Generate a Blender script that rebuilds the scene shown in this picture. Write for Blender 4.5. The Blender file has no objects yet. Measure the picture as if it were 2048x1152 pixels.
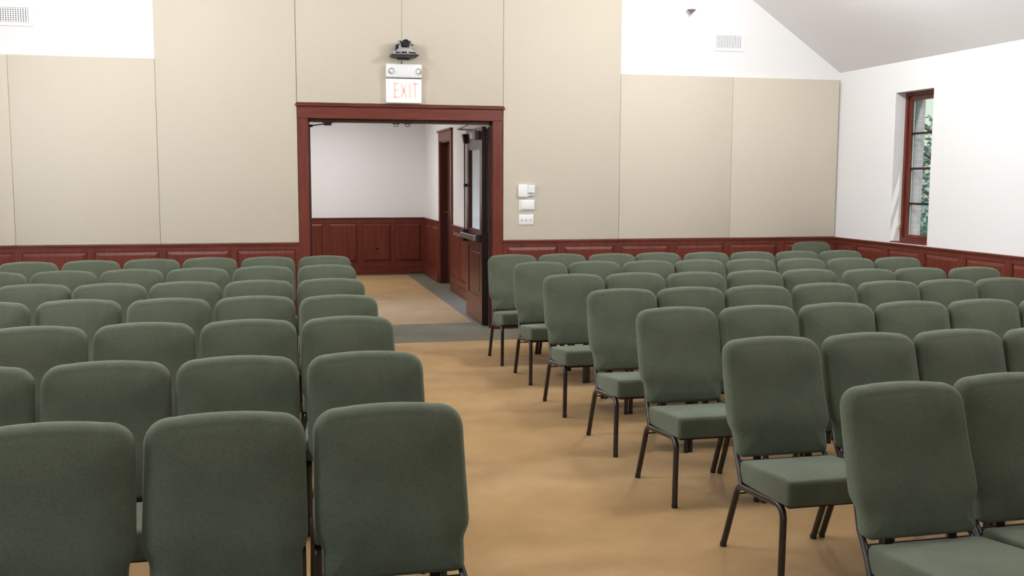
import bpy, bmesh, math, random
from mathutils import Vector, Matrix

random.seed(7)
SC = bpy.context.scene
COL = SC.collection

# ------------------------------------------------------------------ camera
CAM_H = 1.54
YAW, PITCH, ROLL, FPX = 0.230915, 0.108040, 0.003270, 2027.2
cy, sy, cp, sp = math.cos(YAW), math.sin(YAW), math.cos(PITCH), math.sin(PITCH)
fwd = Vector((sy * cp, cy * cp, -sp)); rgt = Vector((cy, -sy, 0)); upv = rgt.cross(fwd)
cr, sr = math.cos(ROLL), math.sin(ROLL)
r2 = cr * rgt + sr * upv; u2 = -sr * rgt + cr * upv
cam_data = bpy.data.cameras.new('camera'); cam = bpy.data.objects.new('camera', cam_data); COL.objects.link(cam)
M = Matrix.Identity(4)
for i in range(3):
    M[i][0] = r2[i]; M[i][1] = u2[i]; M[i][2] = -fwd[i]
M[2][3] = CAM_H
cam.matrix_world = M
cam_data.sensor_width = 36.0; cam_data.lens = FPX / 2048 * 36.0; cam_data.clip_start = 0.05
SC.camera = cam

# ------------------------------------------------------------------ exposure, world, lights
vs = SC.view_settings
vs.view_transform = 'Standard'; vs.look = 'None'; vs.exposure = 0.0; vs.gamma = 1.0; vs.use_curve_mapping = False
W = bpy.data.worlds.new('world'); SC.world = W; W.use_nodes = True
wn = W.node_tree.nodes; wl = W.node_tree.links
sky = wn.new('ShaderNodeTexSky'); sky.sky_type = 'NISHITA'; sky.sun_disc = False
sky.sun_elevation = math.radians(42); sky.sun_rotation = math.radians(200); sky.air_density = 1.3; sky.dust_density = 0.6
wl.new(sky.outputs[0], wn['Background'].inputs[0]); wn['Background'].inputs[1].default_value = 0.12


def lamp(name, kind, loc, energy, color, size=0.5, size_y=None, direction=(0, 0, -1), spread=None):
    d = bpy.data.lights.new(name, kind); d.energy = energy; d.color = color
    if kind == 'AREA':
        d.shape = 'RECTANGLE' if size_y else 'DISK'; d.size = size
        if size_y: d.size_y = size_y
        if spread: d.spread = spread
    else:
        d.shadow_soft_size = size
    o = bpy.data.objects.new(name, d); COL.objects.link(o); o.location = loc
    o.rotation_euler = Vector(direction).to_track_quat('-Z', 'Y').to_euler()
    return o


WARM = (0.945, 0.975, 1.0); DAY = (0.74, 0.87, 1.0)
# hanging lamps above the frame of the picture, two lines along the hall
for x, k in ((-1.45, 0.99), (3.98, 1.13)):
    lamp('hall_lamp', 'POINT', (x, 7.5, 3.52), 138 * k, WARM, 0.22)
    lamp('hall_lamp', 'POINT', (x, 4.2, 3.52), 122 * k, WARM, 0.22)
    lamp('hall_lamp', 'POINT', (x, 0.6, 3.52), 26 * k, WARM, 0.22)
# daylight at the windows of the long walls and of the front wall
for y, e in ((8.74, 52), (5.2, 105), (1.7, 85)):
    lamp('window_daylight', 'AREA', (-4.0, y, 1.7), e, DAY, 0.6, 1.5, (1, 0, -0.05))
lamp('window_daylight', 'AREA', (-1.8, -4.3, 2.0), 16, DAY, 2.0, 1.8, (0, 1, -0.05))
# sun on the garden, high over the roof
sun = lamp('sun', 'SUN', (20, -5, 20), 3.2, (1, 0.95, 0.86), 0.01, direction=(-0.25, 0.38, -0.89)); sun.data.angle = 0.01
# corridor beyond the doorway
lamp('corridor_lamp', 'AREA', (0.6, 14.4, 2.72), 66, (0.93, 0.96, 1.0), 0.6)
lamp('corridor_daylight', 'AREA', (-1.95, 11.75, 1.55), 17, DAY, 1.0, 1.2, (1, 0, -0.45), math.radians(50))


# ------------------------------------------------------------------ materials
def mat(name, col, rough=0.6, metal=0.0, spec=0.5, var=0.0, vscale=5.0, bump=0.0, bscale=200.0, stretch=None, col2=None, sheen=0.0, emit=None, estr=0.0):
    m = bpy.data.materials.new(name); m.use_nodes = True
    n = m.node_tree.nodes; l = m.node_tree.links; b = n['Principled BSDF']
    b.inputs['Base Color'].default_value = (*col, 1); b.inputs['Roughness'].default_value = rough
    b.inputs['Metallic'].default_value = metal; b.inputs['Specular IOR Level'].default_value = spec
    if sheen:
        b.inputs['Sheen Weight'].default_value = sheen; b.inputs['Sheen Roughness'].default_value = 0.5
    tc = n.new('ShaderNodeTexCoord'); mp = n.new('ShaderNodeMapping'); l.new(tc.outputs['Object'], mp.inputs[0])
    if stretch: mp.inputs['Scale'].default_value = stretch
    if var or col2:
        t = n.new('ShaderNodeTexNoise'); t.inputs['Scale'].default_value = vscale; t.inputs['Detail'].default_value = 5
        l.new(mp.outputs[0], t.inputs['Vector'])
        r = n.new('ShaderNodeValToRGB'); l.new(t.outputs['Fac'], r.inputs[0])
        c2 = col2 or tuple(c * (1 - var) for c in col)
        r.color_ramp.elements[0].position = 0.33; r.color_ramp.elements[0].color = (*c2, 1)
        r.color_ramp.elements[1].position = 0.67; r.color_ramp.elements[1].color = (*tuple(min(1, c * (1 + var * 0.5)) for c in col), 1)
        l.new(r.outputs[0], b.inputs['Base Color'])
    if bump:
        t2 = n.new('ShaderNodeTexNoise'); t2.inputs['Scale'].default_value = bscale; t2.inputs['Detail'].default_value = 2
        l.new(tc.outputs['Object'], t2.inputs['Vector'])
        bp = n.new('ShaderNodeBump'); bp.inputs['Strength'].default_value = bump; bp.inputs['Distance'].default_value = 0.002
        l.new(t2.outputs['Fac'], bp.inputs['Height']); l.new(bp.outputs[0], b.inputs['Normal'])
    if emit:
        b.inputs['Emission Color'].default_value = (*emit, 1); b.inputs['Emission Strength'].default_value = estr
    return m


def fabric_mat(name, c1, c2):
    """woven upholstery: two yarn colours in a tiny weave plus a slow change of tone"""
    m = bpy.data.materials.new(name); m.use_nodes = True
    n = m.node_tree.nodes; l = m.node_tree.links; b = n['Principled BSDF']
    b.inputs['Roughness'].default_value = 0.92; b.inputs['Specular IOR Level'].default_value = 0.15
    b.inputs['Sheen Weight'].default_value = 0.18; b.inputs['Sheen Roughness'].default_value = 0.6
    b.inputs['Sheen Tint'].default_value = (0.85, 0.95, 0.75, 1)
    tc = n.new('ShaderNodeTexCoord')
    mp = n.new('ShaderNodeMapping'); mp.inputs['Scale'].default_value = (1, 1, 1.9); l.new(tc.outputs['Object'], mp.inputs[0])
    t = n.new('ShaderNodeTexNoise'); t.inputs['Scale'].default_value = 420; t.inputs['Detail'].default_value = 2
    l.new(mp.outputs[0], t.inputs['Vector'])
    s = n.new('ShaderNodeTexNoise'); s.inputs['Scale'].default_value = 6; s.inputs['Detail'].default_value = 3
    l.new(tc.outputs['Object'], s.inputs['Vector'])
    mx = n.new('ShaderNodeMath'); mx.operation = 'MULTIPLY_ADD'; mx.inputs[1].default_value = 0.35
    l.new(s.outputs['Fac'], mx.inputs[0]); l.new(t.outputs['Fac'], mx.inputs[2])
    r = n.new('ShaderNodeValToRGB'); l.new(mx.outputs[0], r.inputs[0])
    r.color_ramp.elements[0].position = 0.52; r.color_ramp.elements[0].color = (*c1, 1)
    r.color_ramp.elements[1].position = 0.86; r.color_ramp.elements[1].color = (*c2, 1)
    l.new(r.outputs[0], b.inputs['Base Color'])
    bp = n.new('ShaderNodeBump'); bp.inputs['Strength'].default_value = 0.25; bp.inputs['Distance'].default_value = 0.001
    l.new(t.outputs['Fac'], bp.inputs['Height']); l.new(bp.outputs[0], b.inputs['Normal'])
    return m


def carpet_mat(name, c1, c2, c3):
    m = bpy.data.materials.new(name); m.use_nodes = True
    n = m.node_tree.nodes; l = m.node_tree.links; b = n['Principled BSDF']
    b.inputs['Roughness'].default_value = 1.0; b.inputs['Specular IOR Level'].default_value = 0.05
    b.inputs['Sheen Weight'].default_value = 0.15
    tc = n.new('ShaderNodeTexCoord')
    a = n.new('ShaderNodeTexNoise'); a.inputs['Scale'].default_value = 2.6; a.inputs['Detail'].default_value = 6; a.inputs['Roughness'].default_value = 0.62
    l.new(tc.outputs['Object'], a.inputs['Vector'])
    r = n.new('ShaderNodeValToRGB'); l.new(a.outputs['Fac'], r.inputs[0])
    r.color_ramp.elements[0].position = 0.30; r.color_ramp.elements[0].color = (*c1, 1)
    r.color_ramp.elements[1].position = 0.62; r.color_ramp.elements[1].color = (*c2, 1)
    f = n.new('ShaderNodeTexNoise'); f.inputs['Scale'].default_value = 160; f.inputs['Detail'].default_value = 2
    l.new(tc.outputs['Object'], f.inputs['Vector'])
    fr = n.new('ShaderNodeValToRGB'); l.new(f.outputs['Fac'], fr.inputs[0])
    fr.color_ramp.elements[0].position = 0.35; fr.color_ramp.elements[0].color = (0, 0, 0, 1)
    fr.color_ramp.elements[1].position = 0.7; fr.color_ramp.elements[1].color = (0.45, 0.45, 0.45, 1)
    mx = n.new('ShaderNodeMixRGB'); l.new(fr.outputs[0], mx.inputs[0]); l.new(r.outputs[0], mx.inputs[1]); mx.inputs[2].default_value = (*c3, 1)
    l.new(mx.outputs[0], b.inputs['Base Color'])
    bp = n.new('ShaderNodeBump'); bp.inputs['Strength'].default_value = 0.5; bp.inputs['Distance'].default_value = 0.004
    l.new(f.outputs['Fac'], bp.inputs['Height']); l.new(bp.outputs[0], b.inputs['Normal'])
    return m


def brick_mat(name):
    m = bpy.data.materials.new(name); m.use_nodes = True
    n = m.node_tree.nodes; l = m.node_tree.links; b = n['Principled BSDF']; b.inputs['Roughness'].default_value = 0.9
    tc = n.new('ShaderNodeTexCoord'); sx = n.new('ShaderNodeSeparateXYZ'); l.new(tc.outputs['Object'], sx.inputs[0])
    ad = n.new('ShaderNodeMath'); l.new(sx.outputs[0], ad.inputs[0]); l.new(sx.outputs[1], ad.inputs[1])
    cb = n.new('ShaderNodeCombineXYZ'); l.new(ad.outputs[0], cb.inputs[0]); l.new(sx.outputs[2], cb.inputs[1])
    k = n.new('ShaderNodeTexBrick'); k.inputs['Scale'].default_value = 4.6
    k.inputs['Color1'].default_value = (0.56, 0.46, 0.43, 1); k.inputs['Color2'].default_value = (0.64, 0.54, 0.51, 1); k.inputs['Mortar'].default_value = (0.66, 0.6, 0.58, 1)
    k.inputs['Mortar Size'].default_value = 0.03
    l.new(cb.outputs[0], k.inputs['Vector']); l.new(k.outputs[0], b.inputs['Base Color'])
    return m


def glass_mat(name, tint=(0.92, 0.97, 1.0)):
    m = bpy.data.materials.new(name); m.use_nodes = True
    n = m.node_tree.nodes; l = m.node_tree.links; n.remove(n['Principled BSDF'])
    t = n.new('ShaderNodeBsdfTransparent'); t.inputs[0].default_value = (*tint, 1)
    g = n.new('ShaderNodeBsdfGlossy'); g.inputs['Roughness'].default_value = 0.03
    x = n.new('ShaderNodeMixShader'); x.inputs[0].default_value = 0.06; l.new(t.outputs[0], x.inputs[1]); l.new(g.outputs[0], x.inputs[2])
    l.new(x.outputs[0], n['Material Output'].inputs[0])
    return m


WHITE = mat('white_wall_paint', (0.82, 0.80, 0.785), 0.75, bump=0.05, bscale=120)
CEIL = mat('ceiling_paint', (0.82, 0.785, 0.77), 0.85, bump=0.05, bscale=90)
PANEL = mat('beige_wall_fabric', (0.63, 0.565, 0.46), 0.9, spec=0.2, var=0.05, vscale=180, bump=0.25, bscale=420)
WOOD = mat('cherry_wood', (0.150, 0.033, 0.020), 0.34, spec=0.36, var=0.28, vscale=3.0, stretch=(14, 14, 0.9))
WOODH = mat('cherry_wood_level_grain', (0.150, 0.033, 0.020), 0.34, spec=0.36, var=0.28, vscale=3.0, stretch=(0.9, 0.9, 14))
CHAIR = fabric_mat('sage_green_upholstery', (0.047, 0.055, 0.037), (0.107, 0.122, 0.082))
BLACKM = mat('black_painted_steel', (0.018, 0.013, 0.012), 0.28, metal=0.0, spec=0.6)
RUBBER = mat('black_plastic', (0.012, 0.011, 0.011), 0.55)
BEIGE = carpet_mat('tan_carpet', (0.335, 0.198, 0.075), (0.42, 0.262, 0.112), (0.26, 0.155, 0.062))
GREEN = carpet_mat('grey_green_carpet', (0.117, 0.104, 0.068), (0.157, 0.138, 0.091), (0.09, 0.08, 0.052))
BRICK = brick_mat('outer_brick')
GLASS = glass_mat('window_glass')
DARKM = mat('dark_bronze_metal', (0.035, 0.028, 0.026), 0.35, metal=0.6)
GREYM = mat('satin_grey_metal', (0.32, 0.31, 0.30), 0.32, metal=0.9)
SILVER = mat('silver_plastic', (0.42, 0.41, 0.43), 0.4, metal=0.3)
BRASS = mat('brass', (0.62, 0.46, 0.2), 0.25, metal=1.0)
WPLAST = mat('white_plastic', (0.86, 0.86, 0.85), 0.4)
LCD = mat('grey_display', (0.52, 0.55, 0.62), 0.3)
SIGNW = mat('lit_white_sign', (0.85, 0.82, 0.8), 0.5, emit=(1.0, 0.94, 0.91), estr=0.22)
SIGNR = mat('pale_red_letters', (0.86, 0.56, 0.49), 0.5, emit=(1.0, 0.66, 0.58), estr=0.22)
LENSM = mat('lamp_lens', (0.45, 0.5, 0.52), 0.12, metal=0.4)
CAMLENS = mat('camera_lens_glass', (0.01, 0.008, 0.012), 0.08)
ORANGE = mat('orange_indicator', (0.9, 0.4, 0.25), 0.4, emit=(1, 0.4, 0.2), estr=0.6)
GREY = mat('dark_grey_shelf', (0.06, 0.055, 0.06), 0.5)
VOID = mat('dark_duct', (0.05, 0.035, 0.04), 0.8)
LEAF = mat('green_leaves', (0.17, 0.34, 0.27), 0.6, var=0.5, vscale=2.0)
BARK = mat('brown_bark', (0.12, 0.08, 0.055), 0.9, var=0.4, vscale=8)
LAWN = mat('lawn', (0.09, 0.17, 0.05), 1.0, var=0.3, vscale=3)
REDLEAF = mat('cherry_door_wood', (0.09, 0.025, 0.018), 0.3, var=0.3, vscale=3.0, stretch=(14, 14, 0.9))


# ------------------------------------------------------------------ helpers
def obj(name, bm, m, parent=None, smooth=False, auto=None):
    me = bpy.data.meshes.new(name); bmesh.ops.recalc_face_normals(bm, faces=bm.faces[:]); bm.to_mesh(me); bm.free()
    for x in (m if isinstance(m, (list, tuple)) else [m]): me.materials.append(x)
    if smooth:
        for p in me.polygons: p.use_smooth = True
        if auto:
            me.set_sharp_from_angle(angle=math.radians(auto))
    o = bpy.data.objects.new(name, me); COL.objects.link(o)
    if parent is not None: o.parent = parent
    return o


def tag(o, label=None, cat=None, group=None, kind='thing'):
    if label: o['label'] = label
    if cat: o['category'] = cat
    if group: o['group'] = group
    o['kind'] = kind
    return o


def empty(name, loc):
    o = bpy.data.objects.new(name, None); COL.objects.link(o); o.location = loc; o.empty_display_size = 0.1
    return o


def struct(name, bm, m, parent=None, **k):
    o = obj(name, bm, m, parent, **k); o['kind'] = 'structure'
    return o


def box(bm, x0, x1, y0, y1, z0, z1, bev=0.0, seg=2):
    vs_ = [bm.verts.new((x, y, z)) for x in (x0, x1) for y in (y0, y1) for z in (z0, z1)]
    idx = ((0, 1, 3, 2), (4, 6, 7, 5), (0, 4, 5, 1), (2, 3, 7, 6), (0, 2, 6, 4), (1, 5, 7, 3))
    fs = [bm.faces.new([vs_[i] for i in f]) for f in idx]
    if bev:
        es = list({e for f in fs for e in f.edges})
        bmesh.ops.bevel(bm, geom=es, offset=bev, segments=seg, affect='EDGES', profile=0.5)
    return vs_


def quad(bm, pts, mi=0):
    f = bm.faces.new([bm.verts.new(p) for p in pts]); f.material_index = mi
    return f


def tube(bm, pts, r, seg=10, caps=True):
    pts = [Vector(p) for p in pts]; rings = []
    n_prev = None
    for i, p in enumerate(pts):
        d = (pts[min(i + 1, len(pts) - 1)] - pts[max(i - 1, 0)]).normalized()
        if n_prev is None:
            n = d.orthogonal().normalized()
        else:
            n = (n_prev - d * n_prev.dot(d)).normalized()
        n_prev = n; b = d.cross(n)
        rr = r[i] if isinstance(r, (list, tuple)) else r
        rings.append([bm.verts.new(p + rr * (math.cos(2 * math.pi * k / seg) * n + math.sin(2 * math.pi * k / seg) * b)) for k in range(seg)])
    for a, c in zip(rings, rings[1:]):
        for k in range(seg):
            bm.faces.new((a[k], a[(k + 1) % seg], c[(k + 1) % seg], c[k]))
    if caps:
        bm.faces.new(rings[0]); bm.faces.new(rings[-1])


def lathe(bm, prof, c, axis=(0, 0, 1), seg=24):
    """prof: list of (radius, distance along axis) from point c"""
    ax = Vector(axis).normalized(); n = ax.orthogonal().normalized(); b = ax.cross(n); c = Vector(c); rings = []
    for r, h in prof:
        if r < 1e-6:
            rings.append([bm.verts.new(c + ax * h)])
        else:
            rings.append([bm.verts.new(c + ax * h + r * (math.cos(2 * math.pi * k / seg) * n + math.sin(2 * math.pi * k / seg) * b)) for k in range(seg)])
    for a, d in zip(rings, rings[1:]):
        for k in range(seg):
            k2 = (k + 1) % seg
            if len(a) == 1 and len(d) == 1: continue
            if len(a) == 1: bm.faces.new((a[0], d[k], d[k2]))
            elif len(d) == 1: bm.faces.new((a[k], a[k2], d[0]))
            else: bm.faces.new((a[k], a[k2], d[k2], d[k]))
    for rg in (rings[0], rings[-1]):
        if len(rg) > 2: bm.faces.new(rg)


def arc(c, r, a0, a1, n):
    return [(c[0] + r * math.cos(a0 + (a1 - a0) * i / n), c[1] + r * math.sin(a0 + (a1 - a0) * i / n)) for i in range(n + 1)]


def pillow(bm, outline, thick, rf, rb, crown, fmap, crown_b=0.0, dep=None, pw=2):
    """upholstered slab: outline in (u, v); w = 0 back face .. thick front face; edges rounded rf (front) / rb (back)"""
    n = len(outline); P = [Vector((a, b)) for a, b in outline]
    area = sum(P[i].x * P[(i + 1) % n].y - P[(i + 1) % n].x * P[i].y for i in range(n))
    if area < 0: P.reverse()
    N = []
    for i in range(n):
        t = (P[(i + 1) % n] - P[i - 1]).normalized(); N.append(Vector((t.y, -t.x)))
    cen = sum(P, Vector((0, 0))) / n
    rings = []
    def ring(inset, w, scale=1.0):
        pts = []
        for i in range(n):
            q = P[i] - N[i] * inset
            q = cen + (q - cen) * scale
            pts.append((q.x, q.y, w))
        rings.append(pts)
    for s in (0.35, 0.75, 0.92): ring(rb, -crown_b * (1 - s ** 2), s)
    for k in range(0, 5):
        a = math.pi / 2 * k / 4; ring(rb * (1 - math.sin(a)), rb * (1 - math.cos(a)))
    for k in range(0, 6):
        a = math.pi / 2 * k / 5; ring(rf * (1 - math.cos(a)), thick - (dep or rf) * (1 - math.sin(a)))
    for s in (0.97, 0.92, 0.85, 0.75, 0.6, 0.4, 0.2): ring(rf, thick + crown * (1 - s ** pw), s)
    vr = [[bm.verts.new(fmap(*p)) for p in rg] for rg in rings]
    for a, c in zip(vr, vr[1:]):
        for k in range(n):
            bm.faces.new((a[k], a[(k + 1) % n], c[(k + 1) % n], c[k]))
    for rg, w in ((vr[0], -crown_b), (vr[-1], thick + crown)):
        cv = bm.verts.new(fmap(cen.x, cen.y, w))
        for k in range(n): bm.faces.new((rg[k], rg[(k + 1) % n], cv))


def copy_tree(o, parent=None):
    c = o.copy(); COL.objects.link(c)
    if parent is not None: c.parent = parent
    for ch in o.children: copy_tree(ch, c)
    return c


# ------------------------------------------------------------------ room measures (metres)
D = 10.08           # face of the back wall
RW = 6.02           # face of the right wall
LW = -3.52          # face of the left wall
FW = -4.0           # front wall, behind the camera
EAVE = 2.685; SLOPE = 0.69; MID = 1.25; RIDGE = EAVE + (RW - MID) * SLOPE
OX0, OX1, OZ = 0.342, 2.164, 2.107    # doorway opening
HY0, HY1 = 10.30, 16.24               # corridor
HX0, HX1, HZ = -1.6, 2.38, 2.75

# floor: tan carpet fields with grey-green borders
bm = bmesh.new()
gx = [LW - .3, LW + .7, HX0, 2.06, HX1, 5.32, RW + .3]
def patch(x0, x1, y0, y1, mi): quad(bm, [(x0, y0, 0), (x1, y0, 0), (x1, y1, 0), (x0, y1, 0)], mi)
patch(LW - .05, LW + .7, FW, 9.36, 1); patch(LW + .7, 5.32, FW, 9.36, 0); patch(5.32, RW + .05, FW, 9.36, 1)
patch(LW - .05, RW + .05, 9.36, D, 1)
patch(OX0 - .08, OX1 + .08, D, HY0, 1)
patch(HX0 - .05, HX1 + .3, HY0, 10.58, 1)
patch(HX0 - .05, HX0 + .32, 10.58, 16.0, 1); patch(HX0 + .32, 2.06, 10.58, 16.0, 0); patch(2.06, HX1 + .3, 10.58, 16.0, 1)
patch(HX0 - .05, HX1 + .3, 16.0, HY1 + .05, 1)
bmesh.ops.remove_doubles(bm, verts=bm.verts[:], dist=1e-5)
fl = struct('floor', bm, [BEIGE, GREEN])

# back wall with the doorway, up to the gable
bm = bmesh.new()
T0, T1 = D, HY0
box(bm, LW - .2, OX0 - .04, T0, T1, 0, EAVE); box(bm, OX1 + .04, RW + .2, T0, T1, 0, EAVE); box(bm, OX0 - .04, OX1 + .04, T0, T1, OZ + .04, EAVE)
vv = [(LW - .2, EAVE), (RW + .2, EAVE), (RW, EAVE), (MID, RIDGE), (LW, EAVE)]
tri = [(LW - .2, EAVE), (RW + .2, EAVE), (MID, RIDGE + .14)]
a = [bm.verts.new((x, T0, z)) for x, z in tri]; b = [bm.verts.new((x, T1, z)) for x, z in tri]
bm.faces.new(a); bm.faces.new(b)
for i in range(3): bm.faces.new((a[i], a[(i + 1) % 3], b[(i + 1) % 3], b[i]))
struct('wall_back', bm, WHITE)

WIN_Z0, WIN_Z1 = 0.915, 2.39
RWIN = [(8.44, 9.035), (4.9, 5.5), (1.4, 2.0)]
def long_wall(name, x0, x1, wins, y0, y1, z1, m, zz):
    bm = bmesh.new(); ys = sorted(wins); c = y0
    for a, b_ in ys:
        box(bm, x0, x1, c, a, 0, z1); box(bm, x0, x1, a, b_, 0, zz[0]); box(bm, x0, x1, a, b_, zz[1], z1); c = b_
    box(bm, x0, x1, c, y1, 0, z1)
    return struct(name, bm, m)
long_wall('wall_right', RW, 6.20, RWIN, FW, D, EAVE, WHITE, (WIN_Z0, WIN_Z1))
outer = [(a + .02, b_ - .04) for a, b_ in RWIN]
ow = long_wall('wall_right_outer', 6.20, 6.33, outer, FW, D, EAVE, BRICK, (WIN_Z0 - .02, WIN_Z1 + .03))
long_wall('wall_left', LW - .18, LW, RWIN, FW, D, EAVE, WHITE, (WIN_Z0, WIN_Z1))
bm = bmesh.new()
box(bm, LW - .2, -2.9, FW - .2, FW, 0, EAVE); box(bm, -0.7, RW + .2, FW - .2, FW, 0, EAVE); box(bm, -2.9, -0.7, FW - .2, FW, 0, 1.0); box(bm, -2.9, -0.7, FW - .2, FW, 3.0, 3.2); box(bm, -2.9, -0.7, FW - .2, FW, 2.685, 2.69)
a = [bm.verts.new((x, FW, z)) for x, z in tri]; b = [bm.verts.new((x, FW - .2, z)) for x, z in tri]
bm.faces.new(a); bm.faces.new(b)
struct('wall_front', bm, WHITE)

# sloping ceiling, two planes with thickness
bm = bmesh.new()
for sgn, xe in ((1, RW), (-1, LW)):
    xo = xe + sgn * .35; zo = EAVE - .35 * SLOPE
    p = [(xo, zo), (MID, RIDGE), (MID, RIDGE + .15), (xo, zo + .15)]
    p = [(xe, EAVE), (MID, RIDGE), (MID, RIDGE + .15), (xo, EAVE + .0), ]
    a = [bm.verts.new((x, FW - .2, z)) for x, z in p]; b = [bm.verts.new((x, D, z)) for x, z in p]
    bm.faces.new(a); bm.faces.new(b)
    for i in range(4): bm.faces.new((a[i], a[(i + 1) % 4], b[(i + 1) % 4], b[i]))
struct('ceiling', bm, CEIL)

# corridor shell
bm = bmesh.new(); box(bm, HX0 - .2, HX1 + .5, HY1, HY1 + .15, 0, HZ); struct('wall_corridor_back', bm, WHITE)
DY0, DY1, DZ = 13.74, 14.64, 2.06
bm = bmesh.new()
box(bm, HX1, HX1 + .22, HY0, DY0, 0, HZ); box(bm, HX1, HX1 + .22, DY1, HY1, 0, HZ); box(bm, HX1, HX1 + .22, DY0, DY1, DZ, HZ)
struct('wall_corridor_right', bm, WHITE)
bm = bmesh.new()
box(bm, HX0 - .15, HX0, HY0, 11.1, 0, HZ); box(bm, HX0 - .15, HX0, 12.3, HY1, 0, HZ); box(bm, HX0 - .15, HX0, 11.1, 12.3, 2.2, HZ); box(bm, HX0 - .15, HX0, 11.1, 12.3, 0, .35)
struct('wall_corridor_left', bm, WHITE)
bm = bmesh.new(); box(bm, HX0 - .2, HX1 + .5, HY0, HY1 + .15, HZ, HZ + .1); struct('ceiling_corridor', bm, CEIL)


# ------------------------------------------------------------------ panelled wainscot
def wainscot(name, fm, u0, u1, panels, top=0.909, ptop=0.843, pbot=0.20, th=0.028, m=WOOD, capd=0.042, cap_ext=0.0):
    """fm(u, n, z) -> world; n is the distance from the wall face"""
    bm = bmesh.new()
    def bx(ua, ub, na, nb, za, zb, bev=0.0):
        b2 = bmesh.new(); box(b2, ua, ub, na, nb, za, zb, bev, 2)
        mp = {}
        for v in b2.verts: mp[v] = bm.verts.new(fm(*v.co))
        for f in b2.faces: bm.faces.new([mp[v] for v in f.verts])
        b2.free()
    bx(u0, u1, 0.0, 0.008, 0.0, top - .016)
    bx(u0, u1, 0.0, th, ptop, top - .016)                         # top rail
    bx(u0, u1, 0.0, th, 0.0, pbot)                                # bottom rail
    c = u0
    for a_, b_ in panels:
        if a_ - c > 1e-3: bx(c, a_, 0, th, pbot, ptop)
        c = b_
    if u1 - c > 1e-3: bx(c, u1, 0, th, pbot, ptop)
    for a_, b_ in panels:                                          # raised field with sloping margins
        w = 0.036; lo, hi = 0.017, th + 0.006
        A = [(a_, pbot), (b_, pbot), (b_, ptop), (a_, ptop)]; B = [(a_ + w, pbot + w), (b_ - w, pbot + w), (b_ - w, ptop - w), (a_ + w, ptop - w)]
        va = [bm.verts.new(fm(u, lo, z)) for u, z in A]; vb = [bm.verts.new(fm(u, hi - .006, z)) for u, z in B]
        vc = [bm.verts.new(fm(u + (0.003 if i in (0, 3) else -0.003), hi, z + (0.003 if i < 2 else -0.003))) for i, (u, z) in enumerate(B)]
        for i in range(4):
            j = (i + 1) % 4
            bm.faces.new((va[i], va[j], vb[j], vb[i])); bm.faces.new((vb[i], vb[j], vc[j], vc[i]))
        bm.faces.new(vc)
    o = struct(name, bm, m)
    bm = bmesh.new()
    bx(u0 - cap_ext, u1 + cap_ext, 0, capd, top - .016, top, .004); bx(u0, u1, 0, capd - .008, top - .028, top - .016)
    struct('rail_cap', bm, WOODH, o)
    bm = bmesh.new()
    bx(u0, u1, th - .001, th + .014, 0.0, 0.125); bx(u0, u1, th - .001, th + .010, 0.125, 0.145, .004)
    struct('base_moulding', bm, WOODH, o)
    return o


fb = lambda u, n, z: (u, D - n, z)
lp = [(-3.48, -2.965), (-2.90, -2.325), (-2.257, -1.694), (-1.633, -1.057), (-0.998, -0.413), (-0.349, 0.207)]
wainscot('trim_1', fb, LW, 0.243, lp)
rp = [(2.311, 2.846), (2.911, 3.455), (3.532, 4.074), (4.148, 4.699), (4.768, 5.316), (5.406, 5.94)]
wainscot('trim_2', fb, 2.262, RW, rp)
fr_ = lambda u, n, z: (RW - n, u, z)
ps = []; y = 10.11
while y > -3.6:
    a_ = y - .515; ps.append((a_ - .001, y)); y -= .586
# measured panels near the window
ps = [(9.69, 10.02), (9.107, 9.60)]; y = 9.008
while y > -3.6:
    ps.append((y - .50, y)); y -= .585
ps = [(a_, b_) for a_, b_ in sorted(ps)]
wainscot('trim_3', fr_, FW, D - .03, ps, capd=0.042)
fl_ = lambda u, n, z: (LW + n, u, z)
wainscot('trim_4', fl_, FW, D - .03, ps)
hb = lambda u, n, z: (u, HY1 - n, z)
wainscot('trim_5', hb, HX0, HX1, [(-1.35, -0.9), (-0.82, -0.37), (-0.29, 0.22), (0.29, 0.755), (0.84, 1.294), (1.355, 1.826), (1.89, 2.31)], ptop=.82)
hr = lambda u, n, z: (HX1 - n, u, z)
wainscot('trim_6', hr, HY0 + .05, DY0 - .10, [(10.4, 10.95), (11.02, 11.6), (11.67, 12.2), (12.27, 12.85), (12.92, 13.55)], ptop=.82)
wainscot('trim_7', hr, DY1 + .10, HY1 - .03, [(14.82, 15.4), (15.47, 16.1)], ptop=.82)

# ------------------------------------------------------------------ doorway
bm = bmesh.new()
CF = 0.034
box(bm, .241, OX0, D - CF, D, 0, OZ, .004); box(bm, OX1, 2.263, D - CF, D, 0, OZ, .004)
dr = struct('door_1', bm, WOOD)
bm = bmesh.new(); box(bm, .241, 2.263, D - CF, D, OZ, 2.222, .004); struct('head_casing', bm, WOODH, dr)
bm = bmesh.new(); box(bm, .222, 2.282, D - CF - .022, D, 2.222, 2.238, .004); box(bm, .228, 2.276, D - CF - .012, D, 2.238, 2.252, .004); struct('crown_moulding', bm, WOODH, dr)
bm = bmesh.new()
box(bm, OX0 - .04, OX0 + .003, D - .004, HY0 + .004, 0, OZ); box(bm, OX1 - .003, OX1 + .04, D - .004, HY0 + .004, 0, OZ); box(bm, OX0 - .04, OX1 + .04, D - .004, HY0 + .004, OZ - .003, OZ + .04)
box(bm, OX0, OX0 + .016, D + .06, D + .14, 0, OZ); box(bm, OX1 - .016, OX1, D + .06, D + .14, 0, OZ); box(bm, OX0, OX1, D + .06, D + .14, OZ - .032, OZ)
struct('jamb', bm, REDLEAF, dr)
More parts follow.
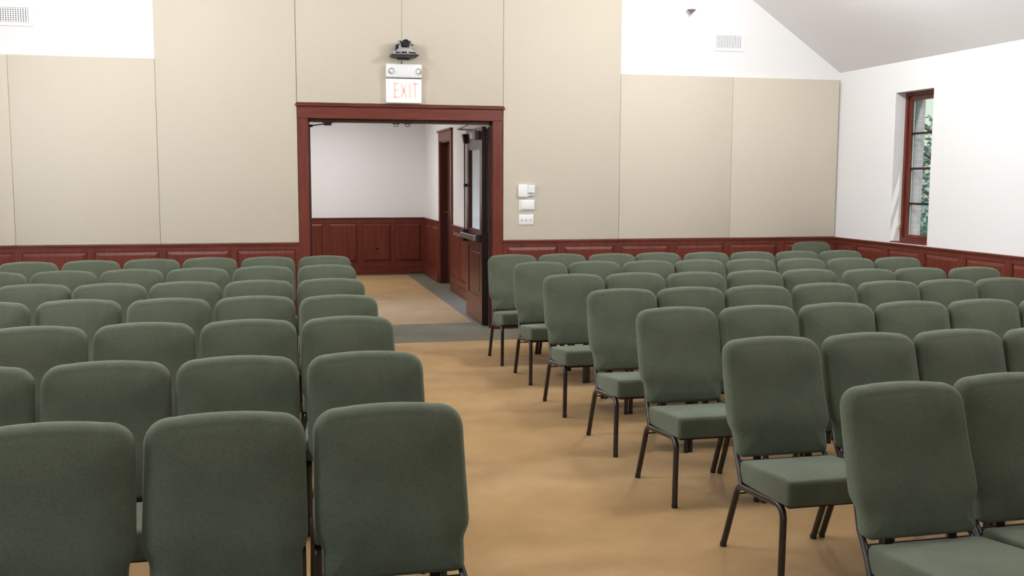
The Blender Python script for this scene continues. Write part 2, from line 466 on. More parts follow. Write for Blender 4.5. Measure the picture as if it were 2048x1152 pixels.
for x in (.234, 2.163):
    bm = bmesh.new(); box(bm, x, x + .105, D - CF - .008, D - CF + .01, 0, .15, .004); struct('plinth_block', bm, WOOD, dr)
for x in (1.205, 1.318):                                          # loop-shaped latch keepers under the head
    bm = bmesh.new(); z = OZ - .032
    box(bm, x - .035, x + .035, D + .075, D + .135, z - .006, z)
    tube(bm, [(x - .02, D + .10, z), (x - .017, D + .10, z - .028), (x + .017, D + .10, z - .028), (x + .02, D + .10, z)], .004, 8)
    struct('latch_keeper', bm, DARKM, dr)


def leaf_parts(root, s, hinge):
    """a glazed door leaf hung from a vertical edge; local: u along the leaf from its hinge, n towards the corridor, z up"""
    L, TH, H = 0.885, 0.045, 2.065
    def add(name, m, boxes, parent=root, bev=.0):
        bm = bmesh.new()
        for (ua, ub, na, nb, za, zb) in boxes:
            box(bm, min(s * na, s * nb), max(s * na, s * nb), ua, ub, za, zb, bev)
        return obj(name, bm, m, parent)
    body = add('door_slab', REDLEAF, [(0, .115, 0, TH, .012, H), (L - .125, L, 0, TH, .012, H), (.115, L - .125, 0, TH, 1.86, H), (.115, L - .125, 0, TH, .80, .975), (.115, L - .125, 0, TH, .012, .29)])
    add('lower_panel', REDLEAF, [(.115, L - .125, .012, TH - .012, .29, .80), (.165, L - .175, .004, TH - .004, .34, .75)], bev=.003)
    add('glass_pane', GLASS, [(.115, L - .125, .020, .026, .975, 1.86)])
    add('glazing_bead', REDLEAF, [(.115, L - .125, .003, TH - .003, .975, .995), (.115, L - .125, .003, TH - .003, 1.84, 1.86), (.115, .135, .003, TH - .003, .995, 1.84), (L - .145, L - .125, .003, TH - .003, .995, 1.84)])
    hg = add('continuous_hinge', DARKM, [(-.012, .002, -.002, TH + .012, .02, H - .02)])
    bm = bmesh.new()
    for k in range(40):
        z = .04 + k * .05; box(bm, min(s * (TH + .002), s * (TH + .014)), max(s * (TH + .002), s * (TH + .014)), -.020, -.011, z, z + .043, .003, 1)
    obj('hinge_knuckles', bm, DARKM, hg)
    bar = add('panic_bar', GREYM, [(.06, L - .03, -.075, -.045, .885, .945)], bev=.008)
    add('bar_mount', DARKM, [(.02, .14, -.050, 0, .875, .955)], bar, bev=.006); add('bar_mount', DARKM, [(L - .14, L - .02, -.065, 0, .845, .975)], bar, bev=.006)
    bm = bmesh.new(); tube(bm, [(-s * .025, L - .05, .97), (-s * .025, L - .05, 1.95)], .008, 10)
    rod = obj('latch_rod', bm, DARKM, root)
    bm = bmesh.new(); box(bm, min(-s * .035, 0), max(-s * .035, 0), L - .065, L - .035, 1.44, 1.475); obj('rod_guide', bm, DARKM, rod)
    bm = bmesh.new()
    vs0 = [(0, L - .10, 2.02), (-s * .055, L - .10, 2.02), (-s * .055, L, 2.02), (0, L, 2.02)]; vs1 = [(0, L - .085, 1.915), (-s * .035, L - .085, 1.915), (-s * .035, L - .02, 1.915), (0, L - .02, 1.915)]
    A = [bm.verts.new(p) for p in vs0]; B = [bm.verts.new(p) for p in vs1]
    bm.faces.new(A); bm.faces.new(B)
    for i in range(4): bm.faces.new((A[i], A[(i + 1) % 4], B[(i + 1) % 4], B[i]))
    bmesh.ops.bevel(bm, geom=bm.edges[:], offset=.006, segments=2, affect='EDGES'); obj('top_latch', bm, DARKM, root)
    cl = add('door_closer', GREYM, [(.08, .40, -.055, 0, 1.945, 2.01)], bev=.006)
    add('closer_cover', DARKM, [(.06, .20, -.06, 0, 1.935, 2.02)], cl, bev=.005)
    return body, cl


ly = HY0 - .012
dl = empty('door_leaf', (2.142, ly, 0)); tag(dl, 'open cherry wood door leaf with glass pane and panic bar', 'door', 'doors of the double doorway')
# right leaf stands at a right angle to the wall; its corridor face looks to -X
body, cl = leaf_parts(dl, 1, None)
dl.location = (2.097, ly, 0)
bm = bmesh.new()
tube(bm, [(-.03, .24, 2.01), (-.03, .24, 2.045)], .016, 12); tube(bm, [(-.03, .24, 2.04), (-.10, .50, 2.055), (-.16, .52, 2.06)], .010, 8); tube(bm, [(-.16, .52, 2.06), (-.16, .05, 2.07), (-.17, -.12, 2.072)], .009, 8)
obj('closer_arm', bm, GREYM, cl)

dl2 = empty('door_leaf', (.36, HY0 + .03, 0)); tag(dl2, 'open cherry wood door leaf folded back behind the wall, only its arm showing', 'door', 'doors of the double doorway')
body2, cl2 = leaf_parts(dl2, -1, None)
dl2.rotation_euler = (0, 0, math.radians(62))
R = Matrix.Rotation(math.radians(-62), 4, 'Z')
def loc2(p): return R @ (Vector(p) - Vector((.36, HY0 + .03, 0)))
bm = bmesh.new()
p0 = loc2((.545, D + .12, 2.068)); p1 = loc2((.515, D + .12, 2.062)); p2 = loc2((.375, D + .13, 2.044)); p3 = loc2((.33, HY0 + .12, 2.03))
tube(bm, [p0, p1, p2, p3], .006, 8)
arm2 = obj('closer_arm', bm, DARKM, cl2)
bm = bmesh.new(); q = loc2((.375, D + .13, 2.044)); box(bm, q.x - .014, q.x + .014, q.y - .014, q.y + .014, q.z - .014, q.z + .01); obj('arm_elbow', bm, DARKM, arm2)
bm = bmesh.new()
box(bm, .485, .585, D + .09, D + .138, OZ - .038, OZ - .032)
A = [bm.verts.new(p) for p in ((.505, D + .095, OZ - .038), (.57, D + .095, OZ - .038), (.57, D + .135, OZ - .038), (.505, D + .135, OZ - .038))]
B = [bm.verts.new(p) for p in ((.498, D + .095, OZ - .060), (.572, D + .095, OZ - .060), (.572, D + .135, OZ - .060), (.498, D + .135, OZ - .060))]
bm.faces.new(A); bm.faces.new(B)
for i in range(4): bm.faces.new((A[i], A[(i + 1) % 4], B[(i + 1) % 4], B[i]))
struct('closer_bracket', bm, DARKM, dr)

# corridor door in its casing
bm = bmesh.new()
cx0, cx1 = HX1 - .026, HX1
box(bm, cx0, cx1, DY0 - .10, DY0, 0, DZ, .003); box(bm, cx0, cx1, DY1, DY1 + .10, 0, DZ, .003)
d2 = struct('door_2', bm, WOOD)
bm = bmesh.new(); box(bm, cx0, cx1, DY0 - .10, DY1 + .10, DZ, 2.185, .003); struct('head_casing', bm, WOODH, d2)
bm = bmesh.new(); box(bm, cx0 - .02, cx1, DY0 - .118, DY1 + .118, 2.185, 2.215, .004); struct('crown_moulding', bm, WOODH, d2)
bm = bmesh.new(); box(bm, HX1 - .005, HX1 + .2, DY0, DY0 + .02, 0, DZ); box(bm, HX1 - .005, HX1 + .2, DY1 - .02, DY1, 0, DZ); box(bm, HX1 - .005, HX1 + .2, DY0, DY1, DZ - .02, DZ); struct('jamb', bm, REDLEAF, d2)
bm = bmesh.new()
box(bm, HX1 + .09, HX1 + .135, DY0 + .022, DY1 - .022, .01, DZ - .022); box(bm, HX1 + .08, HX1 + .09, DY0 + .14, DY1 - .14, .25, .85, .006); box(bm, HX1 + .08, HX1 + .09, DY0 + .14, DY1 - .14, 1.0, 1.9, .006)
sl = struct('door_slab', bm, REDLEAF, d2)
bm = bmesh.new()
hx = HX1 + .09; hy = DY1 - .14
box(bm, hx - .012, hx, hy - .028, hy + .028, .93, 1.16, .004); tube(bm, [(hx, hy, 1.05), (hx - .055, hy, 1.05), (hx - .06, hy - .02, 1.05), (hx - .06, hy - .12, 1.048)], .010, 8)
struct('lever_handle', bm, BRASS, d2)
bm = bmesh.new(); box(bm, 1.555, 1.64, HY1 - .032, HY1 - .027, .385, .44, .002); o = obj('wall_outlet', bm, mat('brown_plate', (.07, .025, .018), .4)); tag(o, 'small dark outlet plate on the corridor wainscot', 'outlet')
bm = bmesh.new(); box(bm, 1.575, 1.592, HY1 - .034, HY1 - .031, .40, .425); box(bm, 1.604, 1.621, HY1 - .034, HY1 - .031, .40, .425); obj('socket', bm, RUBBER, o)

# ------------------------------------------------------------------ fabric wall panels
def wall_panel(x0, x1, z0, z1, label, y=D):
    bm = bmesh.new(); g = .0007
    box(bm, x0 + g, x1 - g, y - .036, y - .001, z0, z1, .006, 2)
    o = obj('fabric_wall_panel', bm, PANEL, smooth=True, auto=40)
    return tag(o, label, 'wall panel', 'beige fabric panels on the back wall')
S = [-3.51, -2.298, -1.041, .228, 1.252, 2.267, 3.504, 4.7535, 6.0]
LT, RT, TT = 2.627, 2.606, 4.2
wall_panel(S[0], S[1], .911, LT, 'narrow strip of low beige fabric panel cut off by the picture edge')
wall_panel(S[1], S[2], .911, LT, 'low beige fabric panel below the dark-slotted grille, beside a tall switch-free panel')
wall_panel(S[2], .238, .911, TT, 'tall beige fabric panel beside the doorway, without any switches on it')
wall_panel(S[3] + .012, S[4], 2.255, TT, 'beige fabric panel over the doorway, next to the tall switch-free panel')
wall_panel(S[4], S[5], 2.255, TT, 'beige fabric panel over the doorway, next to the tall panel with switches')
wall_panel(S[5] + .001, S[6], .911, TT, 'tall beige fabric panel carrying the three white switch plates')
wall_panel(S[6], S[7], .911, RT, 'low beige fabric panel beneath the sprinkler, beside the tall panel with switches')
wall_panel(S[7], S[8], .911, RT, 'low beige fabric panel running into the corner by the window wall')

# ------------------------------------------------------------------ windows
def window(n, y0, y1, xf, s, seen=True):
    """xf: room face of the frame, s = +1 for the right wall, -1 for the left wall"""
    def bx(bm, a_, b_, ya, yb, za, zb, bev=0.0):
        x0, x1 = sorted((xf + s * a_, xf + s * b_)); box(bm, x0, x1, ya, yb, za, zb, bev)
    z0, z1 = WIN_Z0 + .012, WIN_Z1
    bm = bmesh.new(); f = .034
    bx(bm, 0, .075, y0, y0 + f, z0, z1); bx(bm, 0, .075, y1 - f, y1, z0, z1); bx(bm, 0, .075, y0 + f, y1 - f, z0, z0 + f); bx(bm, 0, .075, y0 + f, y1 - f, z1 - f, z1)
    w = struct('window_%d' % n, bm, WOOD)
    bm = bmesh.new(); g = f + .042
    bx(bm, .022, .070, y0 + f, y0 + g, z0 + f, z1 - f, .003); bx(bm, .022, .070, y1 - g, y1 - f, z0 + f, z1 - f, .003); bx(bm, .022, .070, y0 + g, y1 - g, z0 + f, z0 + g - .01, .003); bx(bm, .022, .070, y0 + g, y1 - g, z1 - g, z1 - f, .003)
    sash = struct('sash', bm, WOOD, w)
    bm = bmesh.new(); bx(bm, .048, .054, y0 + g, y1 - g, z0 + g - .01, z1 - g); struct('glass', bm, GLASS, sash)
    bm = bmesh.new(); bx(bm, .0475, .0545, y1 - g - .012, y1 - g, z0 + g - .01, z1 - g); struct('glass_spacer', bm, mat('pale_green_spacer', (.42, .62, .55), .3), sash)
    for z in (1.30, 1.645, 1.99):
        bm = bmesh.new(); bx(bm, .036, .068, y0 + g, y1 - g, z - .011, z + .011); struct('muntin', bm, DARKM, sash)
    bm = bmesh.new(); bx(bm, -(.11), 0, y0, y1, WIN_Z0 - .0, z0 - .0, .002); struct('window_sill', bm, WOODH, w)
    bm = bmesh.new()
    bx(bm, -.008, .0, y1 - f + .004, y1 - .006, z0 + .13, z0 + .19, .002)
    xx = xf - s * .012
    tube(bm, [(xx, y1 - f * .5, z0 + .16), (xx - s * .02, y1 - f * .5, z0 + .15), (xx - s * .022, y1 - f * .5 - .01, z0 + .10)], .006, 8)
    struct('sash_lock', bm, BRASS, w)
    return w
window(1, 8.44, 9.035, 6.13, 1)

# ------------------------------------------------------------------ signs and devices on the back wall
es = empty('exit_sign', (1.264, D, 2.265)); tag(es, 'white lit exit sign with two emergency lamp heads above the doorway', 'exit sign')
bm = bmesh.new(); box(bm, -.172, .172, -.085, -.036, 0.0, .232, .006); obj('sign_face', bm, SIGNW, es, smooth=True, auto=40)
bm = bmesh.new(); box(bm, -.174, .174, -.105, -.036, .240, .372, .012, 3); hd = obj('lamp_housing', bm, WPLAST, es, smooth=True, auto=40)
bm = bmesh.new(); box(bm, -.168, .168, -.080, -.036, .230, .242); obj('shadow_gap', bm, GREY, es)
for x, t in ((-.125, .25), (.140, -.25)):
    bm = bmesh.new(); lathe(bm, [(0, -.012), (.036, -.012), (.036, .004), (.031, .009), (.029, .004)], (x, -.105, .302), (0, -1, -.10)); lh = obj('lamp_head', bm, WPLAST, es, smooth=True, auto=40)
    bm = bmesh.new(); lathe(bm, [(0, .002), (.028, .002), (.025, .010), (.013, .015), (0, .016)], (x, -.105, .302), (t, -1, -.25)); obj('lamp_lens', bm, WPLAST, lh, smooth=True)
    bm = bmesh.new(); lathe(bm, [(.0275, .004), (.0285, .007), (.021, .0135), (.019, .0125)], (x, -.105, .302), (t, -1, -.25)); obj('lens_ring', bm, LENSM, lh, smooth=True)
bm = bmesh.new()
def stroke(x0, z0, x1, z1, w=.017):
    d = Vector((x1 - x0, z1 - z0)); n = Vector((-d.y, d.x)).normalized() * w / 2
    p = [(x0 + n.x, z0 + n.y), (x1 + n.x, z1 + n.y), (x1 - n.x, z1 - n.y), (x0 - n.x, z0 - n.y)]
    a = [bm.verts.new((x, -.0850, z)) for x, z in p]; b = [bm.verts.new((x, -.0868, z)) for x, z in p]
    bm.faces.new(a); bm.faces.new(b)
    for i in range(4): bm.faces.new((a[i], a[(i + 1) % 4], b[(i + 1) % 4], b[i]))
zb, zt = .048, .190
ex = -.092
stroke(ex, zb, ex, zt); stroke(ex - .005, zt - .0055, ex + .046, zt - .0055); stroke(ex, (zb + zt) / 2 + .005, ex + .038, (zb + zt) / 2 + .005); stroke(ex - .005, zb + .0055, ex + .046, zb + .0055)
stroke(-.030, zb, .022, zt); stroke(-.030, zt, .022, zb)
stroke(.056, zb, .056, zt)
stroke(.080, zt - .0055, .136, zt - .0055); stroke(.108, zb, .108, zt)
obj('sign_lettering', bm, SIGNR, es)

cm = empty('video_camera', (1.268, D - .010, 2.703)); tag(cm, 'silver and black pan-tilt camera on the little shelf above the exit sign', 'camera')
bm = bmesh.new()
lathe(bm, [(0, .013), (.118, .013), (.122, .018), (.122, .040), (.112, .048), (0, .048)], (0, -.135, 0)); bmesh.ops.scale(bm, vec=(1, .62, 1), space=Matrix.Translation((0, .135, 0)), verts=bm.verts[:]); base = obj('base', bm, SILVER, cm, smooth=True, auto=40)
bm = bmesh.new()
for k in range(9):
    a0 = math.radians(-90 - 46 + k * 11.5)
    p = Vector((.1225 * math.cos(a0), -.135 + .62 * .1225 * math.sin(a0), .029))
    t = Vector((-math.sin(a0), .62 * math.cos(a0), 0)) * .0118; n = Vector((.62 * math.cos(a0), math.sin(a0), 0)).normalized() * .002
    a = [bm.verts.new(p + t * s1 + n + Vector((0, 0, z))) for s1, z in ((-1, -.008), (1, -.008), (1, .008), (-1, .008))]
    b = [bm.verts.new(v.co - n * 2) for v in a]
    bm.faces.new(a); bm.faces.new(b)
    for i in range(4): bm.faces.new((a[i], a[(i + 1) % 4], b[(i + 1) % 4], b[i]))
obj('sensor_window', bm, CAMLENS, base)
bm = bmesh.new(); box(bm, .010, .024, -.2145, -.208, .024, .034); obj('indicator_light', bm, ORANGE, base)
bm = bmesh.new(); lathe(bm, [(0, .046), (.085, .046), (.072, .070), (.055, .082), (0, .082)], (0, -.135, 0)); bmesh.ops.scale(bm, vec=(1, .7, 1), space=Matrix.Translation((0, .135, 0)), verts=bm.verts[:]); obj('turntable', bm, SILVER, cm, smooth=True, auto=50)
for s in (-1, 1):
    bm = bmesh.new(); box(bm, min(s * .036, s * .060), max(s * .036, s * .060), -.165, -.105, .07, .150, .008); box(bm, min(s * .036, s * .074), max(s * .036, s * .074), -.165, -.105, .112, .150, .008)
    obj('yoke_arm', bm, SILVER, cm, smooth=True, auto=40)
    bm = bmesh.new(); box(bm, min(s * .05, s * .076), max(s * .05, s * .076), -.17, -.10, .102, .113, .003); obj('yoke_band', bm, GREY, cm)
bm = bmesh.new(); bmesh.ops.create_uvsphere(bm, u_segments=20, v_segments=12, radius=.038); bmesh.ops.scale(bm, vec=(1, 1.1, 1.15), verts=bm.verts[:]); bmesh.ops.translate(bm, vec=(0, -.135, .115), verts=bm.verts[:]); hd = obj('camera_head', bm, RUBBER, cm, smooth=True)
bm = bmesh.new(); lathe(bm, [(0, .02), (.034, .02), (.034, .058), (.029, .060), (.026, .052), (.013, .050), (0, .050)], (.003, -.135, .128), (0, -1, -.10)); ln = obj('lens_barrel', bm, RUBBER, hd, smooth=True, auto=40)
bm = bmesh.new(); lathe(bm, [(0, .050), (.012, .050), (.008, .056), (0, .058)], (.003, -.135, .128), (0, -1, -.10)); obj('lens_glass', bm, CAMLENS, hd, smooth=True)
bm = bmesh.new(); box(bm, -.082, -.050, -.10, -.03, .048, .118, .006); obj('power_connector', bm, RUBBER, cm)
sh = empty('camera_shelf', (1.262, D - .036, 2.675)); tag(sh, 'small grey wall shelf holding the pan-tilt camera', 'shelf')
bm = bmesh.new()
A = [bm.verts.new(p) for p in ((-.134, -.0, .040), (.134, -.0, .040), (.134, -.185, .040), (-.134, -.185, .040))]; B = [bm.verts.new(p) for p in ((-.120, -.0, .024), (.120, -.0, .024), (.120, -.165, .024), (-.120, -.165, .024))]
bm.faces.new(A); bm.faces.new(B)
for i in range(4): bm.faces.new((A[i], A[(i + 1) % 4], B[(i + 1) % 4], B[i]))
obj('shelf_board', bm, GREY, sh)
bm = bmesh.new(); box(bm, -.06, .06, -.010, 0, .008, .026); obj('bracket', bm, GREY, sh)
bm = bmesh.new(); tube(bm, [(1.246, D - .042, 2.66), (1.247, D - .041, 2.655), (1.248, D - .043, 2.634)], .005, 8); o = obj('camera_cable', bm, RUBBER); tag(o, 'short black cable hanging between camera shelf and exit sign', 'cable')

yp = D - .036
th_ = empty('thermostat', (2.505, yp, 1.35)); tag(th_, 'white two-piece thermostat, topmost of the three white wall devices', 'thermostat')
bm = bmesh.new(); box(bm, -.010, .087, -.012, .0, .004, .118, .003); obj('base_plate', bm, WPLAST, th_)
bm = bmesh.new(); box(bm, -.087, .012, -.030, -.0, -.002, .126, .005); obj('cover_box', bm, WPLAST, th_, smooth=True, auto=40)
bm = bmesh.new(); box(bm, .014, .086, -.028, -.010, .042, .118, .004); obj('sensor_cover', bm, WPLAST, th_)
bm = bmesh.new(); box(bm, .030, .080, -.016, -.011, .008, .040, .001); obj('display', bm, LCD, th_)
tc_ = empty('wall_control', (2.511, yp, 1.21)); tag(tc_, 'white wall control box on a wider plate, between thermostat and switches', 'wall control')
bm = bmesh.new(); box(bm, -.082, .082, -.010, 0, 0, .108, .003); obj('back_plate', bm, WPLAST, tc_)
bm = bmesh.new(); box(bm, -.060, .076, -.026, -.009, .014, .106, .004); obj('control_cover', bm, WPLAST, tc_, smooth=True, auto=40)
sw = empty('light_switch', (2.506, yp, 1.067)); tag(sw, 'white three-toggle switch plate, lowest of the three white wall devices', 'light switch')
bm = bmesh.new(); box(bm, -.077, .077, -.008, 0, 0, .104, .003); obj('switch_plate', bm, WPLAST, sw, smooth=True, auto=40)
for k in (-1, 0, 1):
    bm = bmesh.new(); box(bm, k * .046 - .006, k * .046 + .006, -.010, -.007, .036, .062); tg = obj('toggle_slot', bm, LCD, sw)
    bm = bmesh.new(); box(bm, k * .046 - .004, k * .046 + .004, -.022, -.008, .046, .056, .002); obj('toggle', bm, WPLAST, tg)


def grille(x0, x1, z0, z1, label, dark):
    c = empty('air_grille', ((x0 + x1) / 2, D, (z0 + z1) / 2)); tag(c, label, 'air grille', 'air grilles on the back wall')
    w, h = (x1 - x0) / 2, (z1 - z0) / 2; f = .034
    bm = bmesh.new()
    box(bm, -w - f, w + f, -.010, 0, h, h + f, .003); box(bm, -w - f, w + f, -.010, 0, -h - f, -h, .003); box(bm, -w - f, -w, -.010, 0, -h, h, .003); box(bm, w, w + f, -.010, 0, -h, h, .003)
    obj('grille_frame', bm, WPLAST, c)
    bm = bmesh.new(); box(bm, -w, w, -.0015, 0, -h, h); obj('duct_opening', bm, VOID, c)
    n = int(round(2 * w / .0215)) if dark else int(round(2 * w / .0175))
    bm = bmesh.new()
    for k in range(n):
        x = -w + (k + .5) * 2 * w / n
        ww = .0056 if dark else .0062
        box(bm, x - ww, x + ww, -.009, -.0015, -h, h)
    obj('vanes', bm, WPLAST, c)
    if dark:
        bm = bmesh.new()
        for k in range(7):
            z = -h + (k + .5) * 2 * h / 7; box(bm, -w, w, -.008, -.0016, z - .0035, z + .0035)
        obj('cross_vanes', bm, WPLAST, c)
grille(-2.40, -2.108, 2.918, 3.046, 'white air grille with dark square slots cut off by the picture edge', True)
grille(4.564, 4.852, 2.909, 3.036, 'white air grille with pale narrow vanes beside the sprinkler', False)

sp_ = empty('sprinkler', (4.245, D, 3.25)); tag(sp_, 'small grey cone-shaped sprinkler head on the white gable wall', 'sprinkler')
bm = bmesh.new(); lathe(bm, [(.05, 0), (.05, .006), (.02, .012)], (0, 0, .005), (0, -1, 0)); tube(bm, [(0, 0, .005), (0, -.07, .005)], .012, 10); obj('wall_flange', bm, WPLAST, sp_)
bm = bmesh.new(); lathe(bm, [(0, .024), (.046, .024), (.047, .020), (.016, -.008), (.008, -.014), (0, -.014)], (0, -.075, 0)); obj('deflector_cone', bm, mat('dull_pink_grey_metal', (.24, .18, .19), .6, metal=.0), sp_, smooth=True, auto=40)
bm = bmesh.new(); tube(bm, [(0, -.075, -.012), (0, -.075, -.026)], .003, 8); lathe(bm, [(0, 0), (.007, .003), (.007, .009), (0, .012)], (0, -.075, -.036)); obj('nozzle_tip', bm, GREYM, sp_)

# ------------------------------------------------------------------ chairs
TOP = 0.880; BOT = 0.408
def back_y(z):
    d = TOP - z
    return -(0.24 * d + 0.10 * d * d)

def make_chair():
    root = empty('padded_chair', (0, 0, 0))
    # backrest outline (x, z): full width above, pinched in below the lumbar line
    hw = .220; r = .085
    rightside = arc((.203 - .03, BOT + .03), .03, -math.pi / 2, 0, 5)
    rightside += [(.203, .47), (.2035, .490)]
    rightside += [(.206, .505), (.213, .520), (.2195, .535), (.222, .552), (.222, .60), (.2215, .66), (.221, .72)]
    rightside += [(hw, TOP - r - .02)]
    tp = []
    for i in range(0, 11):                                          # squarish round shoulder
        a = math.pi / 2 * i / 10; e = 0.86
        tp.append((hw - r + r * math.cos(a) ** e, TOP - .008 - (r - .008) + (r - .008) * math.sin(a) ** e))
    rightside += tp + [(.10, TOP - .004), (.05, TOP - .001)]
    out = rightside + [(0.0, TOP)] + [(-x, z) for x, z in reversed(rightside)]
    out = [p for i, p in enumerate(out) if i == 0 or (abs(p[0] - out[i - 1][0]) + abs(p[1] - out[i - 1][1])) > 1e-4]
    bm = bmesh.new()
    def fm(u, v, w):
        lum = .012 * math.exp(-((v - .56) / .09) ** 2)              # slight lumbar swell
        pin = -.004 * math.exp(-((v - .495) / .014) ** 2)           # crease where the lower part steps in
        k = lum + pin if w > .03 else 0
        return (u, back_y(v) + .030 - w - k, v)
    pillow(bm, out, .060, .027, .016, .017, fm, dep=.034, pw=5)
    obj('backrest', bm, CHAIR, root, smooth=True)
    # seat cushion (x, y)
    f, bk = .2225, .207; yf, yb = -.600, -.160
    o2 = []
    o2 += arc((f - .019, yf + .019), .019, -math.pi / 2, 0, 5)
    o2 += [(f, -.54), (f, -.50), (f - .002, -.40), (f - .006, -.30)]
    o2 += arc((bk - .022, yb - .022), .022, 0, math.pi / 2, 5)
    o2 += [(-x, y) for x, y in reversed(o2)]
    def sm(u, v, w):
        s = (v - yb) / (yf - yb)
        zb_ = .318 + .028 * s
        wf = -.010 * max(0, (s - .80) / .2) ** 2 if w > .05 else 0
        return (u, v, zb_ + w * (1.03 + .26 * s) + wf)
    bm = bmesh.new(); pillow(bm, o2, .082, .014, .008, .010, sm)
    obj('seat', bm, CHAIR, root, smooth=True)
    # tubular frame: one side at a time
    X = .2095; R_ = .0135
    for s in (-1, 1):
        x = s * X
        rail_b = Vector((x, -.215, .308))
        ft = Vector((x, -.540, .012)); rt = Vector((x, -.045, .012))
        def bend(p0, c, p1, rad, n=6):
            a_ = c + (p0 - c).normalized() * rad; b_ = c + (p1 - c).normalized() * rad
            return [a_ * (1 - t) ** 2 + c * 2 * t * (1 - t) + b_ * t * t for t in [i / n for i in range(n + 1)]]
        kf = Vector((x, -.546, .334)); kb = Vector((x, -.170, .302))
        bm = bmesh.new(); tube(bm, [ft] + bend(ft, kf, rail_b, .060), R_, 12); lf = obj('leg', bm, BLACKM, root, smooth=True, auto=60)
        bm = bmesh.new(); lathe(bm, [(0, 0), (.0134, 0), (.0140, .003), (.0140, .018), (.0136, .020)], (x, -.540, 0)); obj('foot_cap', bm, RUBBER, lf, smooth=True, auto=40)
        bm = bmesh.new(); tube(bm, bend(kf, kb, rt, .040) + [rt], R_, 12); lr = obj('leg', bm, BLACKM, root, smooth=True, auto=60)
        pass
        bm = bmesh.new(); lathe(bm, [(0, 0), (.0134, 0), (.0140, .003), (.0140, .018), (.0136, .020)], (x, -.044, 0)); obj('foot_cap', bm, RUBBER, lr, smooth=True, auto=40)
        e0 = kf + (kb - kf).normalized() * .055; e1 = kb + (kf - kb).normalized() * .035
        bm = bmesh.new(); tube(bm, [e0, e1], R_ * .99, 12); obj('seat_rail', bm, BLACKM, root, smooth=True, auto=60)
        bm = bmesh.new()
        xb = s * .190
        tube(bm, [(x, -.200, .306), (s * .203, -.160, .372), (xb, back_y(.45) + .026, .43), (xb, back_y(.60) + .032, .60), (xb, back_y(.76) + .030, .76)], [.0115, .0115, .0105, .010, .008], 10)
        obj('back_post', bm, BLACKM, root, smooth=True, auto=60)
        bm = bmesh.new(); xc = s * .115
        box(bm, xc - .016, xc + .016, back_y(.41) - .010, back_y(.41) + .004, .385, .43, .003); obj('back_bracket', bm, BLACKM, root)
    bm = bmesh.new(); tube(bm, [(-.196, back_y(.385) + .006, .388), (.196, back_y(.385) + .006, .388)], .008, 8); obj('back_crossbar', bm, BLACKM, root, smooth=True, auto=60)
    bm = bmesh.new(); tube(bm, [(-X, -.150, .262), (X, -.150, .262)], .0048, 8); obj('stretcher', bm, BLACKM, root, smooth=True, auto=60)
    bm = bmesh.new(); box(bm, -.195, .195, -.56, -.18, .308, .320); bmesh.ops.rotate(bm, cent=(0, -.2, .314), matrix=Matrix.Rotation(math.radians(-3.3), 3, 'X'), verts=bm.verts[:]); obj('seat_pan', bm, RUBBER, root)
    return root


ROWS_L = {
    7: [(-1.866, 8.509), (-1.42, 8.581), (-0.973, 8.65), (-0.519, 8.708), (-0.052, 8.699), (0.416, 8.733)],
    6: [(-1.903, 7.624), (-1.45, 7.654), (-1.004, 7.7), (-0.548, 7.716), (-0.085, 7.777), (0.387, 7.818)],
    5: [(-1.452, 6.728), (-1.004, 6.686), (-0.558, 6.715), (-0.101, 6.721), (0.36, 6.746)],
    4: [(-1.492, 5.803), (-1.035, 5.832), (-0.566, 5.798), (-0.111, 5.814), (0.349, 5.776)],
    3: [(-1.04, 4.812), (-0.583, 4.839), (-0.124, 4.846), (0.335, 4.868)],
    2: [(-1.053, 3.82), (-0.596, 3.837), (-0.141, 3.848), (0.33, 3.851)],
    1: [(-0.602, 2.89), (-0.145, 2.915), (0.317, 2.934)]}
ROWS_R = {
    7: [(2.017, 8.572), (2.463, 8.57), (2.91, 8.527), (3.356, 8.571), (3.803, 8.528), (4.249, 8.515), (4.696, 8.516), (5.142, 8.52)],
    6: [(2.053, 7.765), (2.499, 7.764), (2.946, 7.728), (3.392, 7.741), (3.839, 7.719), (4.285, 7.698), (4.732, 7.677), (5.186, 7.68)],
    5: [(2.017, 6.726), (2.471, 6.735), (2.918, 6.71), (3.393, 6.74), (3.84, 6.763), (4.286, 6.692), (4.733, 6.718), (5.179, 6.688)],
    4: [(2.032, 5.764), (2.478, 5.775), (2.925, 5.773), (3.416, 5.828), (3.907, 5.865), (4.354, 5.875), (4.811, 5.904)],
    3: [(2.017, 4.872), (2.463, 4.851), (2.929, 4.864), (3.376, 4.85), (3.823, 4.85), (4.271, 4.838)],
    2: [(2.026, 3.862), (2.491, 3.873), (2.937, 3.881), (3.391, 3.873)],
    1: [(1.989, 2.89), (2.446, 2.949)]}
for rows in (ROWS_L, ROWS_R):                                      # neighbours just touch, never cross
    for r in rows:
        for k in range(1, len(rows[r])):
            if rows[r][k][0] - rows[r][k - 1][0] < .4485: rows[r][k] = (rows[r][k - 1][0] + .4485, rows[r][k][1])
ORD = ['first', 'second', 'third', 'fourth', 'fifth', 'sixth', 'seventh', 'eighth']
proto = make_chair(); used = [False]
def place(x, y, label, group):
    o = proto if not used[0] else copy_tree(proto)
    used[0] = True
    o.location = (x, y, 0); tag(o, label, 'chair', group)
    return o
def label_for(block, r, k):
    return 'green padded chair, %s, %s row from back wall, %s seat from aisle' % (block, ORD[7 - r], ORD[k])
for r in range(1, 8):
    for k, (x, y) in enumerate(ROWS_R[r]):
        place(x, y, label_for('window-side block', r, k), 'chairs in the window-side block')
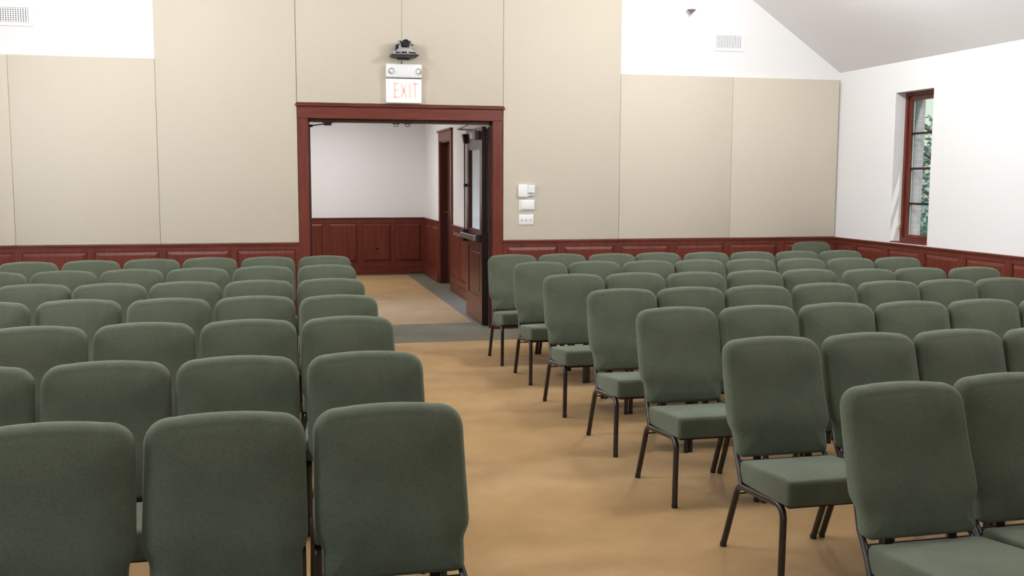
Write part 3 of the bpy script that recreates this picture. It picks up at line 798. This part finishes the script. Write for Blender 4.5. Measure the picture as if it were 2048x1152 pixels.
for r in range(1, 8):
    for k, (x, y) in enumerate(reversed(ROWS_L[r])):
        place(x, y, label_for('block away from window', r, k), 'chairs in the block away from the window')
place(5.556, 9.752, 'lone green padded chair standing in the wall corner behind the window-side rows', 'chairs in the window-side block')

# ------------------------------------------------------------------ outside the window
bm = bmesh.new(); quad(bm, [(6.33, -10, -.3), (40, -10, -.3), (40, 45, -.3), (6.33, 45, -.3)]); struct('ground', bm, LAWN)
def tree(x, y, h, cr_, cz, seed, label, n=1500):
    rnd = random.Random(seed)
    t = empty('garden_tree', (x, y, -.3)); tag(t, label, 'tree', 'trees outside the window')
    bm = bmesh.new(); tube(bm, [(0, 0, 0), (.05, .03, h * .35), (-.04, .05, h * .6), (.02, 0, h * .92)], [.16, .12, .08, .03], 10)
    for k in range(7):
        a = k * 2.4; z = h * (.35 + .08 * k)
        tube(bm, [(0, 0, z), (math.cos(a) * cr_ * .4, math.sin(a) * cr_ * .4, z + .35), (math.cos(a) * cr_ * .75, math.sin(a) * cr_ * .75, z + .5)], [.05, .03, .012], 6)
    obj('trunk', bm, BARK, t)
    bm = bmesh.new()
    clumps = [(Vector((rnd.gauss(0, .5) * cr_, rnd.gauss(0, .5) * cr_, cz + rnd.uniform(-.5, .5) * h * .75)), rnd.uniform(.25, .5) * cr_) for _ in range(30)]
    for i in range(n):
        c, rr = rnd.choice(clumps); d = Vector((rnd.gauss(0, 1), rnd.gauss(0, 1), rnd.gauss(0, .8))).normalized()
        p = c + d * rr * rnd.uniform(.5, 1); s = rnd.uniform(.05, .10)
        u = Vector((rnd.gauss(0, 1), rnd.gauss(0, 1), rnd.gauss(0, 1))).normalized(); v = u.orthogonal().normalized()
        bm.faces.new([bm.verts.new(q) for q in (p - u * s, p + v * s * .45, p + u * s, p - v * s * .45)])
    obj('foliage', bm, LEAF, t)
tree(9.6, 12.9, 2.6, 0.9, 1.25, 3, 'leafy green tree seen close through the window glass')
tree(13.5, 18.5, 3.2, 1.4, 1.7, 5, 'taller tree farther off beyond the window glass')
